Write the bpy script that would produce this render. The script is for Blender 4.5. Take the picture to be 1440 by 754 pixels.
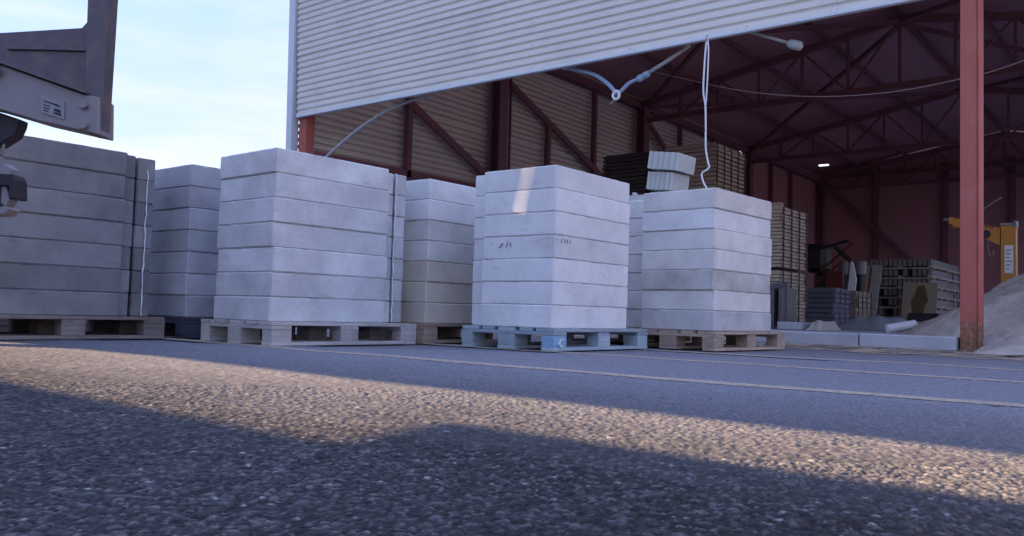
import bpy, bmesh, math, random
import numpy as np
from mathutils import Vector, Matrix
random.seed(7); RNG = np.random.default_rng(7)
for o in list(bpy.data.objects): bpy.data.objects.remove(o)
S = bpy.context.scene
COL = S.collection
R = math.radians
# ---------------------------------------------------------------- camera
YAW, PIT, ROLL, CH = R(38.285), R(2.991), R(1.617), 0.2526
fw = Vector((-math.sin(YAW)*math.cos(PIT), math.cos(YAW)*math.cos(PIT), math.sin(PIT)))
rt = Vector((math.cos(YAW), math.sin(YAW), 0)); up = rt.cross(fw)
r2 = rt*math.cos(ROLL)+up*math.sin(ROLL); u2 = -rt*math.sin(ROLL)+up*math.cos(ROLL)
cd = bpy.data.cameras.new('camera'); cam = bpy.data.objects.new('camera', cd); COL.objects.link(cam)
m = Matrix.Identity(4)
for i in range(3):
    m[i][0] = r2[i]; m[i][1] = u2[i]; m[i][2] = -fw[i]
m[2][3] = CH
cam.matrix_world = m
cd.sensor_width = 36; cd.lens = 36*1194.53/1440; cd.clip_start = .02; cd.clip_end = 3000
S.camera = cam
# ---------------------------------------------------------------- sky, sun, exposure
SUN_DIR = Vector((.8, .6, -.29)).normalized()            # the way the light travels
SUN_EL = math.asin(-SUN_DIR.z)
SUN_ROT = math.atan2(-SUN_DIR.x, -SUN_DIR.y)
w = bpy.data.worlds.new('World'); S.world = w; w.use_nodes = True
nt = w.node_tree; nt.nodes.clear()
sky = nt.nodes.new('ShaderNodeTexSky'); sky.sky_type = 'NISHITA'; sky.sun_disc = False
sky.sun_elevation = SUN_EL; sky.sun_rotation = SUN_ROT; sky.air_density = 1.1; sky.dust_density = .5; sky.ozone_density = 3.4
tc = nt.nodes.new('ShaderNodeTexCoord')
mp = nt.nodes.new('ShaderNodeMapping'); mp.inputs['Scale'].default_value = (1.6, 1.6, 9)
nz = nt.nodes.new('ShaderNodeTexNoise'); nz.inputs['Scale'].default_value = 2.3; nz.inputs['Detail'].default_value = 7; nz.inputs['Roughness'].default_value = .55
rmp = nt.nodes.new('ShaderNodeValToRGB'); rmp.color_ramp.elements[0].color = (0, 0, 0, 1); rmp.color_ramp.elements[0].position = .40; rmp.color_ramp.elements[1].position = .72
sep = nt.nodes.new('ShaderNodeSeparateXYZ')
low = nt.nodes.new('ShaderNodeMapRange'); low.inputs['From Min'].default_value = .04; low.inputs['From Max'].default_value = .42
low.inputs['To Min'].default_value = 1.; low.inputs['To Max'].default_value = .35
mul = nt.nodes.new('ShaderNodeMath'); mul.operation = 'MULTIPLY'
mix = nt.nodes.new('ShaderNodeMix'); mix.data_type = 'RGBA'
mix.inputs['B'].default_value = (1.85, 1.80, 1.95, 1)
bg = nt.nodes.new('ShaderNodeBackground'); bg.inputs['Strength'].default_value = .08
out = nt.nodes.new('ShaderNodeOutputWorld')
L = nt.links.new
L(tc.outputs['Generated'], mp.inputs['Vector']); L(mp.outputs[0], nz.inputs['Vector']); L(nz.outputs['Fac'], rmp.inputs[0])
L(tc.outputs['Generated'], sep.inputs[0]); L(sep.outputs['Z'], low.inputs['Value'])
L(rmp.outputs[0], mul.inputs[0]); L(low.outputs[0], mul.inputs[1]); L(mul.outputs[0], mix.inputs['Factor'])
veil = nt.nodes.new('ShaderNodeMix'); veil.data_type = 'RGBA'; veil.inputs['Factor'].default_value = .92
grad = nt.nodes.new('ShaderNodeValToRGB'); grad.color_ramp.elements[0].position = .13; grad.color_ramp.elements[0].color = (1.30, 1.44, 1.98, 1)
grad.color_ramp.elements[1].position = .36; grad.color_ramp.elements[1].color = (.97, 1.32, 2.60, 1)
L(sep.outputs['Z'], grad.inputs[0]); L(grad.outputs[0], veil.inputs['B'])
L(sky.outputs[0], veil.inputs['A']); L(veil.outputs['Result'], mix.inputs['A']); L(mix.outputs['Result'], bg.inputs['Color']); L(bg.outputs[0], out.inputs[0])
sd = bpy.data.lights.new('sun', 'SUN'); sd.energy = 5.0; sd.angle = R(.35); sd.color = (1, .68, .36)
so = bpy.data.objects.new('sun', sd); COL.objects.link(so); so.location = (-30, -25, 20)
so.rotation_euler = SUN_DIR.to_track_quat('-Z', 'Y').to_euler()
S.view_settings.view_transform = 'Standard'; S.view_settings.look = 'None'
S.view_settings.exposure = 2.93; S.view_settings.gamma = 1; S.view_settings.use_curve_mapping = False
S.render.engine = 'CYCLES'
S.cycles.max_bounces = 8; S.cycles.diffuse_bounces = 6; S.cycles.caustics_reflective = False; S.cycles.caustics_refractive = False

# ---------------------------------------------------------------- materials
MATS = {}
def newmat(name, rough=.8, metal=0, spec=.4):
    mt = bpy.data.materials.new(name); mt.use_nodes = True
    t = mt.node_tree; b = t.nodes['Principled BSDF']
    b.inputs['Roughness'].default_value = rough; b.inputs['Metallic'].default_value = metal
    b.inputs['Specular IOR Level'].default_value = spec
    MATS[name] = mt
    return mt, t, b
def nd(t, kind, **kw):
    n = t.nodes.new('ShaderNode'+kind)
    for k, v in kw.items():
        if k in n.inputs: n.inputs[k].default_value = v
        else: setattr(n, k, v)
    return n
def coords(t, scale=(1, 1, 1), rand=True):
    c = nd(t, 'TexCoord'); mpn = nd(t, 'Mapping'); mpn.inputs['Scale'].default_value = scale
    t.links.new(c.outputs['Object'], mpn.inputs['Vector'])
    if rand:
        oi = nd(t, 'ObjectInfo'); mu = nd(t, 'Math', operation='MULTIPLY'); mu.inputs[1].default_value = 37.
        cb = nd(t, 'CombineXYZ')
        t.links.new(oi.outputs['Random'], mu.inputs[0])
        for i in range(3): t.links.new(mu.outputs[0], cb.inputs[i])
        t.links.new(cb.outputs[0], mpn.inputs['Location'])
    return mpn.outputs[0]
def ramp(t, fac, stops):
    r = nd(t, 'ValToRGB'); e = r.color_ramp.elements
    while len(e) < len(stops): e.new(.5)
    for el, (p, c) in zip(e, stops):
        el.position = p; el.color = (*c, 1) if len(c) == 3 else c
    t.links.new(fac, r.inputs[0]); return r.outputs[0]
def noise(t, vec, scale, detail=6, rough=.6):
    n = nd(t, 'TexNoise', Scale=scale, Detail=detail, Roughness=rough); t.links.new(vec, n.inputs['Vector']); return n.outputs['Fac']
def mixc(t, a, b, fac, blend='MIX'):
    mx = nd(t, 'Mix', data_type='RGBA', blend_type=blend)
    for s, v in (('A', a), ('B', b)):
        if isinstance(v, tuple): mx.inputs[s].default_value = (*v, 1)
        else: t.links.new(v, mx.inputs[s])
    if isinstance(fac, (int, float)): mx.inputs['Factor'].default_value = fac
    else: t.links.new(fac, mx.inputs['Factor'])
    return mx.outputs['Result']
def bump(t, b, h, strength=.3, dist=.01):
    bn = nd(t, 'Bump', Strength=strength, Distance=dist); t.links.new(h, bn.inputs['Height']); t.links.new(bn.outputs[0], b.inputs['Normal'])
def objvar(t, col, amount):
    oi = nd(t, 'ObjectInfo'); mr = nd(t, 'MapRange'); mr.inputs['To Min'].default_value = 1-amount; mr.inputs['To Max'].default_value = 1+amount
    t.links.new(oi.outputs['Random'], mr.inputs['Value'])
    cb = nd(t, 'CombineColor')
    for i in range(3): t.links.new(mr.outputs[0], cb.inputs[i])
    return mixc(t, col, cb.outputs[0], 1., 'MULTIPLY')

def concrete(name, dark, light, stain, var=.07):
    mt, t, b = newmat(name, .88, spec=.25)
    v = coords(t); v2 = coords(t, (7, 7, 1.2))
    c = ramp(t, noise(t, v, 2.6, 6, .62), [(.32, dark), (.50, tuple((a+q)/2 for a, q in zip(dark, light))), (.68, light)])
    st = ramp(t, noise(t, v2, 1.4, 6, .6), [(.55, (0, 0, 0)), (.78, (1, 1, 1))])
    sm = nd(t, 'Math', operation='MULTIPLY'); sm.inputs[1].default_value = .45; t.links.new(st, sm.inputs[0])
    c = mixc(t, c, stain, sm.outputs[0])
    fine = ramp(t, noise(t, v, 55, 4, .7), [(.35, (.94, .94, .94)), (.65, (1.04, 1.04, 1.04))])
    c = mixc(t, c, fine, 1., 'MULTIPLY')
    # pores: small dark pits, only in some places
    vo = nd(t, 'TexVoronoi', Scale=34.); t.links.new(v, vo.inputs['Vector'])
    pm = ramp(t, vo.outputs['Distance'], [(.07, (1, 1, 1)), (.13, (0, 0, 0))])
    pk = ramp(t, noise(t, v, 9, 3, .5), [(.55, (0, 0, 0)), (.62, (1, 1, 1))])
    pf = mixc(t, pm, pk, 1., 'MULTIPLY')
    c = mixc(t, c, tuple(x*.35 for x in dark), pf)
    # dark smears
    sv = coords(t, (2.2, 2.2, 8)); ss = ramp(t, noise(t, sv, 1.9, 5, .7), [(.58, (0, 0, 0)), (.72, (1, 1, 1))])
    sf = nd(t, 'Math', operation='MULTIPLY'); sf.inputs[1].default_value = .3; t.links.new(ss, sf.inputs[0])
    c = mixc(t, c, tuple(x*.55 for x in dark), sf.outputs[0])
    c = objvar(t, c, var)
    t.links.new(c, b.inputs['Base Color'])
    bump(t, b, noise(t, v, 70, 6, .7), .22, .006)
    return mt
concrete('concrete', (.44, .445, .46), (.66, .665, .68), (.63, .605, .585), .12)
concrete('concrete_pale', (.60, .605, .615), (.76, .765, .77), (.73, .70, .68), .06)
concrete('concrete_dark', (.175, .17, .18), (.29, .28, .29), (.235, .22, .22), .14)  # darker tone stands in for the shade on the left-edge stack
concrete('concrete_shade_tint', (.36, .37, .41), (.53, .54, .58), (.43, .425, .45), .12)  # shade of the gap put into the rear left stack's colour
concrete('concrete_warm', (.52, .51, .495), (.71, .695, .675), (.69, .62, .54), .11)
concrete('concrete_sun_tint', (.50, .45, .385), (.68, .615, .53), (.62, .52, .41), .08)  # tan tint imitates warm light on the rear stack's lower rows
concrete('concrete_stained', (.34, .33, .315), (.60, .59, .575), (.47, .43, .38), .08)
concrete('concrete_kerb', (.34, .35, .39), (.46, .47, .51), (.36, .36, .38))

def wood(name, a, bcol, dirt, rough=.85):
    mt, t, b = newmat(name, rough, spec=.2)
    v = coords(t, (2, 28, 28)); v1 = coords(t)
    g = noise(t, v, 2.0, 7, .65)
    c = ramp(t, g, [(.28, a), (.7, bcol)])
    d = ramp(t, noise(t, v1, 5, 5, .6), [(.5, (0, 0, 0)), (.75, (1, 1, 1))])
    dm = nd(t, 'Math', operation='MULTIPLY'); dm.inputs[1].default_value = .6; t.links.new(d, dm.inputs[0])
    c = objvar(t, mixc(t, c, dirt, dm.outputs[0]), .18)
    t.links.new(c, b.inputs['Base Color']); bump(t, b, g, .5, .004)
    return mt
wood('wood_grey', (.30, .275, .27), (.54, .50, .49), (.25, .22, .21))
wood('wood_brown', (.28, .21, .17), (.48, .38, .31), (.19, .145, .12))
wood('wood_bluepaint', (.25, .32, .38), (.42, .49, .55), (.27, .28, .30))
wood('wood_blue', (.13, .24, .40), (.25, .39, .54), (.30, .34, .40))
wood('wood_old', (.16, .125, .115), (.30, .25, .23), (.11, .085, .08))
wood('wood_shade_tint', (.045, .045, .07), (.085, .085, .12), (.04, .04, .06))  # near-black tint paints the shade on the pallet in the gap
wood('wood_board', (.42, .32, .25), (.62, .50, .41), (.33, .25, .20))
wood('wood_ply', (.30, .25, .19), (.42, .36, .28), (.24, .19, .15))
wood('wood_dark', (.05, .04, .045), (.095, .075, .08), (.04, .03, .035))

def paint(name, col, worn, amt=.35, rough=.5, metal=0, sc=6):
    mt, t, b = newmat(name, rough, metal)
    v = coords(t)
    f = ramp(t, noise(t, v, sc, 8, .65), [(.48, (0, 0, 0)), (.75, (1, 1, 1))])
    fm = nd(t, 'Math', operation='MULTIPLY'); fm.inputs[1].default_value = amt; t.links.new(f, fm.inputs[0])
    t.links.new(mixc(t, col, worn, fm.outputs[0]), b.inputs['Base Color'])
    bump(t, b, noise(t, v, sc*6, 4, .6), .08, .003)
    return mt
paint('red_post', (.40, .105, .085), (.46, .17, .15), .5, .6, sc=3)
mt, t, b = newmat('red_post_rusty', .62)
v = coords(t, rand=False)
f = ramp(t, noise(t, v, 3, 8, .65), [(.48, (0, 0, 0)), (.75, (.5, .5, .5))])
c = mixc(t, (.40, .105, .085), (.46, .17, .15), f)
sz = nd(t, 'SeparateXYZ'); t.links.new(v, sz.inputs[0])
na_ = nd(t, 'Math', operation='MULTIPLY_ADD'); na_.inputs[1].default_value = -.55; t.links.new(noise(t, v, 7, 8, .7), na_.inputs[0]); t.links.new(sz.outputs['Z'], na_.inputs[2])
rz_ = nd(t, 'MapRange'); rz_.inputs['From Min'].default_value = -.12; rz_.inputs['From Max'].default_value = .10; rz_.inputs['To Min'].default_value = .92; rz_.inputs['To Max'].default_value = 0; t.links.new(na_.outputs[0], rz_.inputs['Value'])
rc = ramp(t, noise(t, v, 26, 6, .7), [(.35, (.12, .055, .03)), (.55, (.22, .115, .06)), (.7, (.38, .29, .24))])
c = mixc(t, c, rc, rz_.outputs[0])
sc_ = ramp(t, noise(t, coords(t, (30, 30, 4), rand=False), 1.5, 5, .7), [(.66, (0, 0, 0)), (.70, (.5, .5, .5))])
c = mixc(t, c, (.30, .20, .19), sc_)
t.links.new(c, b.inputs['Base Color'])
paint('red_steel', (.21, .088, .115), (.27, .12, .145), .4, .6)
paint('rust', (.19, .085, .045), (.32, .25, .22), .6, .9, sc=18)
paint('sheet_out', (.69, .67, .62), (.56, .55, .51), .7, .42, sc=1.2)
paint('sheet_in', (.74, .67, .635), (.62, .56, .53), .5, .6, sc=1.5)
paint('sheet_back', (.46, .225, .26), (.39, .195, .225), .4, .7, sc=1.2)
paint('roof_in', (.48, .25, .31), (.41, .215, .265), .4, .7, sc=1.2)
paint('trim', (.60, .66, .71), (.5, .56, .6), .3, .4)
paint('dark_steel', (.095, .085, .105), (.20, .15, .135), .8, .5, .3, sc=9)
paint('mid_steel', (.22, .20, .22), (.29, .265, .28), .5, .5, .2, sc=7)
paint('black_steel', (.022, .02, .03), (.07, .05, .05), .4, .55, .2, sc=12)
paint('yellow', (.52, .215, .025), (.30, .14, .03), .4, .5, sc=9)
paint('white_plate', (.72, .74, .76), (.55, .56, .58), .3, .5)
paint('grey_label', (.24, .24, .28), (.14, .14, .17), .4, .5, sc=30)
paint('hose_blue', (.30, .42, .60), (.22, .3, .42), .3, .4)
paint('hose_grey', (.40, .42, .44), (.3, .3, .32), .3, .5)
paint('rope', (.80, .82, .86), (.7, .7, .72), .3, .8)
paint('wire', (.30, .22, .24), (.2, .15, .16), .3, .6)
paint('foil', (.82, .84, .88), (.66, .68, .72), .4, .25)
paint('fluted', (.47, .49, .47), (.36, .37, .36), .5, .9, sc=14)
paint('tarp', (.27, .30, .33), (.20, .22, .25), .5, .55, sc=4)
paint('pvc', (.70, .70, .72), (.55, .53, .52), .4, .4)
paint('sack', (.46, .41, .36), (.36, .31, .27), .5, .9)
paint('machine_dark', (.022, .018, .022), (.06, .04, .04), .4, .5)
paint('machine_red', (.17, .03, .028), (.1, .03, .03), .4, .5)
paint('slab_blue', (.14, .14, .19), (.10, .10, .14), .4, .8)
paint('stain', (.15, .10, .06), (.10, .06, .04), .5, .8)
paint('graphite', (.26, .27, .30), (.36, .37, .40), .5, .9)
paint('bay_concrete', (.42, .41, .41), (.35, .34, .34), .5, .9)
paint('brick_grey', (.25, .235, .245), (.18, .17, .18), .5, .9, sc=12)
mt, t, b = newmat('lamp_glow'); b.inputs['Base Color'].default_value = (.9, .9, .95, 1); b.inputs['Emission Color'].default_value = (.9, .93, 1, 1); b.inputs['Emission Strength'].default_value = .35

def asphalt(name, near):
    mt, t, b = newmat(name, .6, spec=.28)
    v = coords(t, rand=False)
    if near:
        at = nd(t, 'Attribute', attribute_name='stone'); f = at.outputs['Fac']
        bump(t, b, noise(t, v, 420, 3, .7), .3, .0015)
        c = ramp(t, f, [(0, (.002, .002, .003)), (.12, (.004, .004, .005)), (.22, (.010, .009, .011)), (.6, (.034, .031, .035)), (.93, (.115, .105, .112)), (1, (.25, .24, .24))])
    else:
        vo = nd(t, 'TexVoronoi', Scale=105.); t.links.new(v, vo.inputs['Vector'])
        sp = nd(t, 'SeparateColor'); t.links.new(vo.outputs['Color'], sp.inputs[0])
        c = ramp(t, sp.outputs[0], [(0, (.018, .018, .021)), (.35, (.030, .029, .033)), (.8, (.060, .058, .064)), (1, (.14, .135, .14))])
        bump(t, b, vo.outputs['Distance'], .8, .006)
    big = ramp(t, noise(t, v, .9, 7, .6), [(.3, (.72, .72, .74)), (.7, (1.22, 1.20, 1.18))])
    c = mixc(t, c, big, 1., 'MULTIPLY')
    str_ = coords(t, (.5, 5, 1), rand=False)
    dust = ramp(t, noise(t, str_, 1.1, 6, .6), [(.52, (0, 0, 0)), (.8, (1, 1, 1))])
    dm = nd(t, 'Math', operation='MULTIPLY'); dm.inputs[1].default_value = .28; t.links.new(dust, dm.inputs[0])
    c = mixc(t, c, (.10, .096, .104), dm.outputs[0])
    # paler towards the stacks: grazing sky sheen painted into the asphalt colour
    sy = nd(t, 'SeparateXYZ'); t.links.new(v, sy.inputs[0])
    wv = nd(t, 'Math', operation='MULTIPLY_ADD'); wv.inputs[1].default_value = .9; t.links.new(noise(t, v, 1.3, 6, .65), wv.inputs[0]); t.links.new(sy.outputs['Y'], wv.inputs[2])
    dr = nd(t, 'MapRange'); dr.inputs['From Min'].default_value = 1.55; dr.inputs['From Max'].default_value = 3.5; dr.inputs['To Max'].default_value = .82; t.links.new(wv.outputs[0], dr.inputs['Value'])
    grit = ramp(t, noise(t, v, 120, 3, .6), [(.38, (.155, .16, .19)), (.62, (.29, .30, .35))])  # mottled tone of the painted sheen
    c = mixc(t, c, grit, dr.outputs[0])
    t.links.new(c, b.inputs['Base Color'])
    rr = ramp(t, noise(t, v, 40, 3, .6), [(.3, (.48,)*3), (.7, (.75,)*3)]); t.links.new(rr, b.inputs['Roughness'])
    return mt
asphalt('asphalt_near', True); asphalt('asphalt_far', False)
mt, t, b = newmat('pale_line_tint', .7, spec=.3)
v = coords(t, rand=False)
t.links.new(ramp(t, noise(t, v, 30, 6, .7), [(.35, (.34, .275, .21)), (.65, (.53, .44, .345))]), b.inputs['Base Color'])
t.links.new(ramp(t, noise(t, v, 42, 6, .75), [(.31, (0, 0, 0)), (.46, (.95, .95, .95))]), b.inputs['Alpha'])
mt, t, b = newmat('sunlit_strip_tint', .95, spec=.1)
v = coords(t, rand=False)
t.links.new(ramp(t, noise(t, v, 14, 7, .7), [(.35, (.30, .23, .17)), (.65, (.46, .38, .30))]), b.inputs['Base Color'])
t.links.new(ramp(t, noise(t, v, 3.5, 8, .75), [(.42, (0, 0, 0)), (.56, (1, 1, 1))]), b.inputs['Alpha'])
mt, t, b = newmat('sand', .95, spec=.1)
v = coords(t, rand=False)
c = ramp(t, noise(t, v, 2.2, 8, .65), [(.35, (.36, .31, .265)), (.52, (.53, .465, .40)), (.68, (.66, .60, .53))])
c = mixc(t, c, ramp(t, noise(t, v, 60, 5, .7), [(.3, (.7,)*3), (.7, (1.15,)*3)]), 1., 'MULTIPLY')
t.links.new(c, b.inputs['Base Color']); bump(t, b, noise(t, v, 45, 6, .75), .8, .02)

# ---------------------------------------------------------------- helpers
def mesh(name, verts, faces, mat=None, smooth=False):
    me = bpy.data.meshes.new(name); me.from_pydata([tuple(v) for v in verts], [], faces); me.update()
    if mat: me.materials.append(MATS[mat])
    if smooth: me.polygons.foreach_set('use_smooth', [True]*len(me.polygons))
    return me
def put(name, me, parent=None, loc=(0, 0, 0), rot=(0, 0, 0)):
    o = bpy.data.objects.new(name, me); COL.objects.link(o)
    o.location = loc; o.rotation_euler = rot
    if parent: o.parent = parent
    return o
def tag(o, label=None, cat=None, group=None, kind=None):
    if label: o['label'] = label
    if cat: o['category'] = cat
    if group: o['group'] = group
    if kind: o['kind'] = kind
    return o
def thing(name, label, cat, loc=(0, 0, 0), rz=0, group=None):
    o = put(name, None, None, loc, (0, 0, rz)); o.empty_display_size = .2
    return tag(o, label, cat, group)
_c = {}
def mbox(dx, dy, dz, mat, bev=.003):
    k = (round(dx, 4), round(dy, 4), round(dz, 4), mat, bev)
    if k in _c: return _c[k]
    bm = bmesh.new(); bmesh.ops.create_cube(bm, size=1)
    bmesh.ops.scale(bm, vec=(dx, dy, dz), verts=bm.verts)
    if bev: bmesh.ops.bevel(bm, geom=bm.edges[:], offset=min(bev, .3*min(dx, dy, dz)), segments=1, affect='EDGES')
    me = bpy.data.meshes.new('box'); bm.to_mesh(me); bm.free(); me.materials.append(MATS[mat]); _c[k] = me
    return me
def box(name, lo, hi, mat, parent=None, bev=.003, rot=(0, 0, 0)):
    d = [hi[i]-lo[i] for i in range(3)]
    return put(name, mbox(*d, mat, bev), parent, [(hi[i]+lo[i])/2 for i in range(3)], rot)
class MB:
    def __init__(s): s.v = []; s.f = []
    def box(s, lo, hi):
        n = len(s.v); x0, y0, z0 = lo; x1, y1, z1 = hi
        s.v += [(x0, y0, z0), (x1, y0, z0), (x1, y1, z0), (x0, y1, z0), (x0, y0, z1), (x1, y0, z1), (x1, y1, z1), (x0, y1, z1)]
        s.f += [tuple(n+i for i in q) for q in ((0, 3, 2, 1), (4, 5, 6, 7), (0, 1, 5, 4), (1, 2, 6, 5), (2, 3, 7, 6), (3, 0, 4, 7))]
    def prism(s, poly, d0, d1, axis=1):
        """polygon in the two other axes, extruded along axis"""
        n = len(s.v); k = len(poly)
        for d in (d0, d1):
            for a, bb in poly:
                p = [a, bb]; p.insert(axis, d); s.v.append(tuple(p))
        s.f.append(tuple(range(n, n+k))); s.f.append(tuple(range(n+2*k-1, n+k-1, -1)))
        for i in range(k): s.f.append((n+i, n+k+i, n+k+(i+1) % k, n+(i+1) % k))
    def bar(s, p, q, wx, wy):
        p = Vector(p); q = Vector(q); d = (q-p).normalized()
        ref = Vector((0, 0, 1)) if abs(d.z) < .9 else Vector((0, 1, 0))
        a = d.cross(ref).normalized()*wx/2; bb = a.cross(d).normalized()*wy/2
        n = len(s.v)
        for c in (p, q): s.v += [tuple(c+a+bb), tuple(c+a-bb), tuple(c-a-bb), tuple(c-a+bb)]
        s.f += [tuple(n+i for i in qd) for qd in ((0, 1, 2, 3), (7, 6, 5, 4), (0, 4, 5, 1), (1, 5, 6, 2), (2, 6, 7, 3), (3, 7, 4, 0))]
    def tube(s, pts, r, n=8, closed=False):
        pts = [Vector(p) for p in pts]; base = len(s.v); K = len(pts); nrm = None
        rr = r if isinstance(r, (list, tuple)) else [r]*K
        for i, p in enumerate(pts):
            if closed: d = (pts[(i+1) % K]-pts[i-1]).normalized()
            else: d = (pts[min(i+1, K-1)]-pts[max(i-1, 0)]).normalized()
            if nrm is None: nrm = d.orthogonal().normalized()
            nrm = (nrm-d*nrm.dot(d)).normalized(); bi = d.cross(nrm)
            for j in range(n):
                a = 2*math.pi*j/n; s.v.append(tuple(p+(nrm*math.cos(a)+bi*math.sin(a))*rr[i]))
        for i in range(K if closed else K-1):
            for j in range(n):
                i2 = (i+1) % K
                s.f.append((base+i*n+j, base+i*n+(j+1) % n, base+i2*n+(j+1) % n, base+i2*n+j))
        if not closed:
            s.f.append(tuple(base+j for j in range(n-1, -1, -1))); s.f.append(tuple(base+(K-1)*n+j for j in range(n)))
    def build(s, name, mat, parent=None, smooth=False, bev=0, loc=(0, 0, 0), rot=(0, 0, 0)):
        me = mesh(name, s.v, s.f, mat, smooth)
        bm = bmesh.new(); bm.from_mesh(me); bmesh.ops.recalc_face_normals(bm, faces=bm.faces)
        if bev: bmesh.ops.bevel(bm, geom=bm.edges[:], offset=bev, segments=1, affect='EDGES')
        bm.to_mesh(me); bm.free()
        return put(name, me, parent, loc, rot)
def spline(pts, n=8):
    P = [Vector(p) for p in pts]; P = [2*P[0]-P[1]]+P+[2*P[-1]-P[-2]]; o = []
    for i in range(1, len(P)-2):
        for k in range(n):
            u = k/n; a, bq, c, d = P[i-1:i+3]
            o.append(.5*((2*bq)+(-a+c)*u+(2*a-5*bq+4*c-d)*u*u+(-a+3*bq-3*c+d)*u**3))
    o.append(P[-2]); return o

# ---------------------------------------------------------------- asphalt height tile: packed stones
TS, TN = 2.0, 1000                                   # tile size in metres, cells
cell = TS/TN
Ht = np.zeros((TN, TN), np.float32); St = np.zeros((TN, TN), np.float32)
K = 72000
cx = RNG.integers(0, TN, K); cy = RNG.integers(0, TN, K)
rad = RNG.choice([1.6, 2.2, 2.9, 3.8], K, p=[.36, .34, .22, .08])*RNG.uniform(.85, 1.2, K)
top = RNG.uniform(.35, 1., K)*np.minimum(1, rad/3.2)**.6
ton = RNG.uniform(.24, .93, K); ton[RNG.random(K) < .025] = 1.
asp = RNG.uniform(.65, 1., K); ang = RNG.uniform(0, math.pi, K)
tlt = RNG.normal(0, .22, (K, 2))
gx_, gy_ = np.meshgrid(np.arange(-6, 7), np.arange(-6, 7))
for i in range(K):
    ca, sa = math.cos(ang[i]), math.sin(ang[i])
    q = int(rad[i]/.6)+1; q = min(q, 6)
    X_ = gx_[6-q:7+q, 6-q:7+q]; Y_ = gy_[6-q:7+q, 6-q:7+q]
    d2 = ((X_*ca+Y_*sa)/rad[i])**2+((-X_*sa+Y_*ca)/(rad[i]*asp[i]))**2
    hgt = top[i]*(1-d2**1.6)+(X_*tlt[i, 0]+Y_*tlt[i, 1])/rad[i]*.35
    ix = (cx[i]+np.arange(-q, q+1)) % TN; iy = (cy[i]+np.arange(-q, q+1)) % TN
    sub = Ht[np.ix_(iy, ix)]; mk = (d2 < 1) & (hgt > sub)
    sub[mk] = hgt[mk]; Ht[np.ix_(iy, ix)] = sub
    s2 = St[np.ix_(iy, ix)]; s2[mk] = ton[i]; St[np.ix_(iy, ix)] = s2
def samp(T, x, y):
    u = (x/TS % 1)*TN; v_ = (y/TS % 1)*TN
    i0 = np.floor(u).astype(int); j0 = np.floor(v_).astype(int); fu = u-i0; fv = v_-j0
    i0 %= TN; j0 %= TN; i1 = (i0+1) % TN; j1 = (j0+1) % TN
    return T[j0, i0]*(1-fu)*(1-fv)+T[j0, i1]*fu*(1-fv)+T[j1, i0]*(1-fu)*fv+T[j1, i1]*fu*fv
def wave(x, y):
    return .0022*np.sin(x*1.9+y*.7)*np.sin(y*2.3-x*.6)+.0014*np.sin(x*5.1-1.3*y)*np.sin(y*4.4+.8*x)
def height(x, y):
    # the second, turned lookup breaks the repeat of the tile
    h1 = samp(Ht, x, y)
    return .0047*h1+wave(x, y)+.0050
def patch(name, f0, f1, half, step):
    fs = np.arange(f0, f1+1e-6, step); ls = np.arange(-half, half+1e-6, step)
    F, A = np.meshgrid(fs, ls, indexing='ij')
    x = -math.sin(YAW)*F+math.cos(YAW)*A; y = math.cos(YAW)*F+math.sin(YAW)*A
    z = height(x, y); s_ = samp(St, x, y)
    nr, nc = F.shape
    co = np.stack([x, y, z], -1).reshape(-1, 3).astype(np.float32)
    ii = np.arange(nr*nc).reshape(nr, nc)
    q = np.stack([ii[:-1, :-1], ii[:-1, 1:], ii[1:, 1:], ii[1:, :-1]], -1).reshape(-1, 4)
    me = bpy.data.meshes.new(name); me.vertices.add(len(co)); me.vertices.foreach_set('co', co.ravel())
    me.loops.add(q.size); me.loops.foreach_set('vertex_index', q.ravel().astype(np.int32))
    me.polygons.add(len(q)); me.polygons.foreach_set('loop_start', np.arange(0, q.size, 4, dtype=np.int32))
    me.polygons.foreach_set('loop_total', np.full(len(q), 4, np.int32))
    me.polygons.foreach_set('use_smooth', np.ones(len(q), bool))
    me.update(); at = me.attributes.new('stone', 'FLOAT', 'POINT'); at.data.foreach_set('value', s_.ravel().astype(np.float32))
    me.materials.append(MATS['asphalt_near']); me.validate()
    return tag(put(name, me), kind='structure')
patch('asphalt_surface', .45, 1.5, 1.05, .0025)
patch('asphalt_surface', 1.5, 2.6, 1.75, .0045)
patch('asphalt_surface', 2.6, 5.3, 3.35, .009)
tag(put('asphalt_ground', mesh('asphalt_ground', [(-900, -900, 0), (900, -900, 0), (900, 1500, 0), (-900, 1500, 0)], [(0, 1, 2, 3)], 'asphalt_far')), kind='structure')
def line(y0, width, x0, x1, dy):
    xs = np.arange(x0, x1, .014); ys = np.linspace(-width/2, width/2, 11)
    X_, Y_ = np.meshgrid(xs, ys, indexing='ij'); Y_ = Y_+y0+dy*X_
    wob = .006*np.sin(X_*3.1+y0)+.004*np.sin(X_*11.7); Y_ = Y_+wob
    Z_ = wave(X_, Y_)+.0050+.0037
    nr, nc = X_.shape; ii = np.arange(nr*nc).reshape(nr, nc)
    q = np.stack([ii[:-1, :-1], ii[1:, :-1], ii[1:, 1:], ii[:-1, 1:]], -1).reshape(-1, 4)
    me = mesh('pale_line', np.stack([X_, Y_, Z_], -1).reshape(-1, 3).tolist(), q.tolist(), 'pale_line_tint', True)
    return put('pale_line', me)
for y0, wd, dy, lab in ((3.04, .12, -.012, 'pale line along the front of the nearest stacks'),
                        (4.40, .11, -.020, 'pale line at the foot of the blue pallet'),
                        (5.58, .105, -.004, 'pale line at the foot of the rightmost pallet')):
    tag(line(y0, wd, -12, 3, dy), lab, kind='structure')  # narrow tan strips with broken cover, laid on the asphalt
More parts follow.
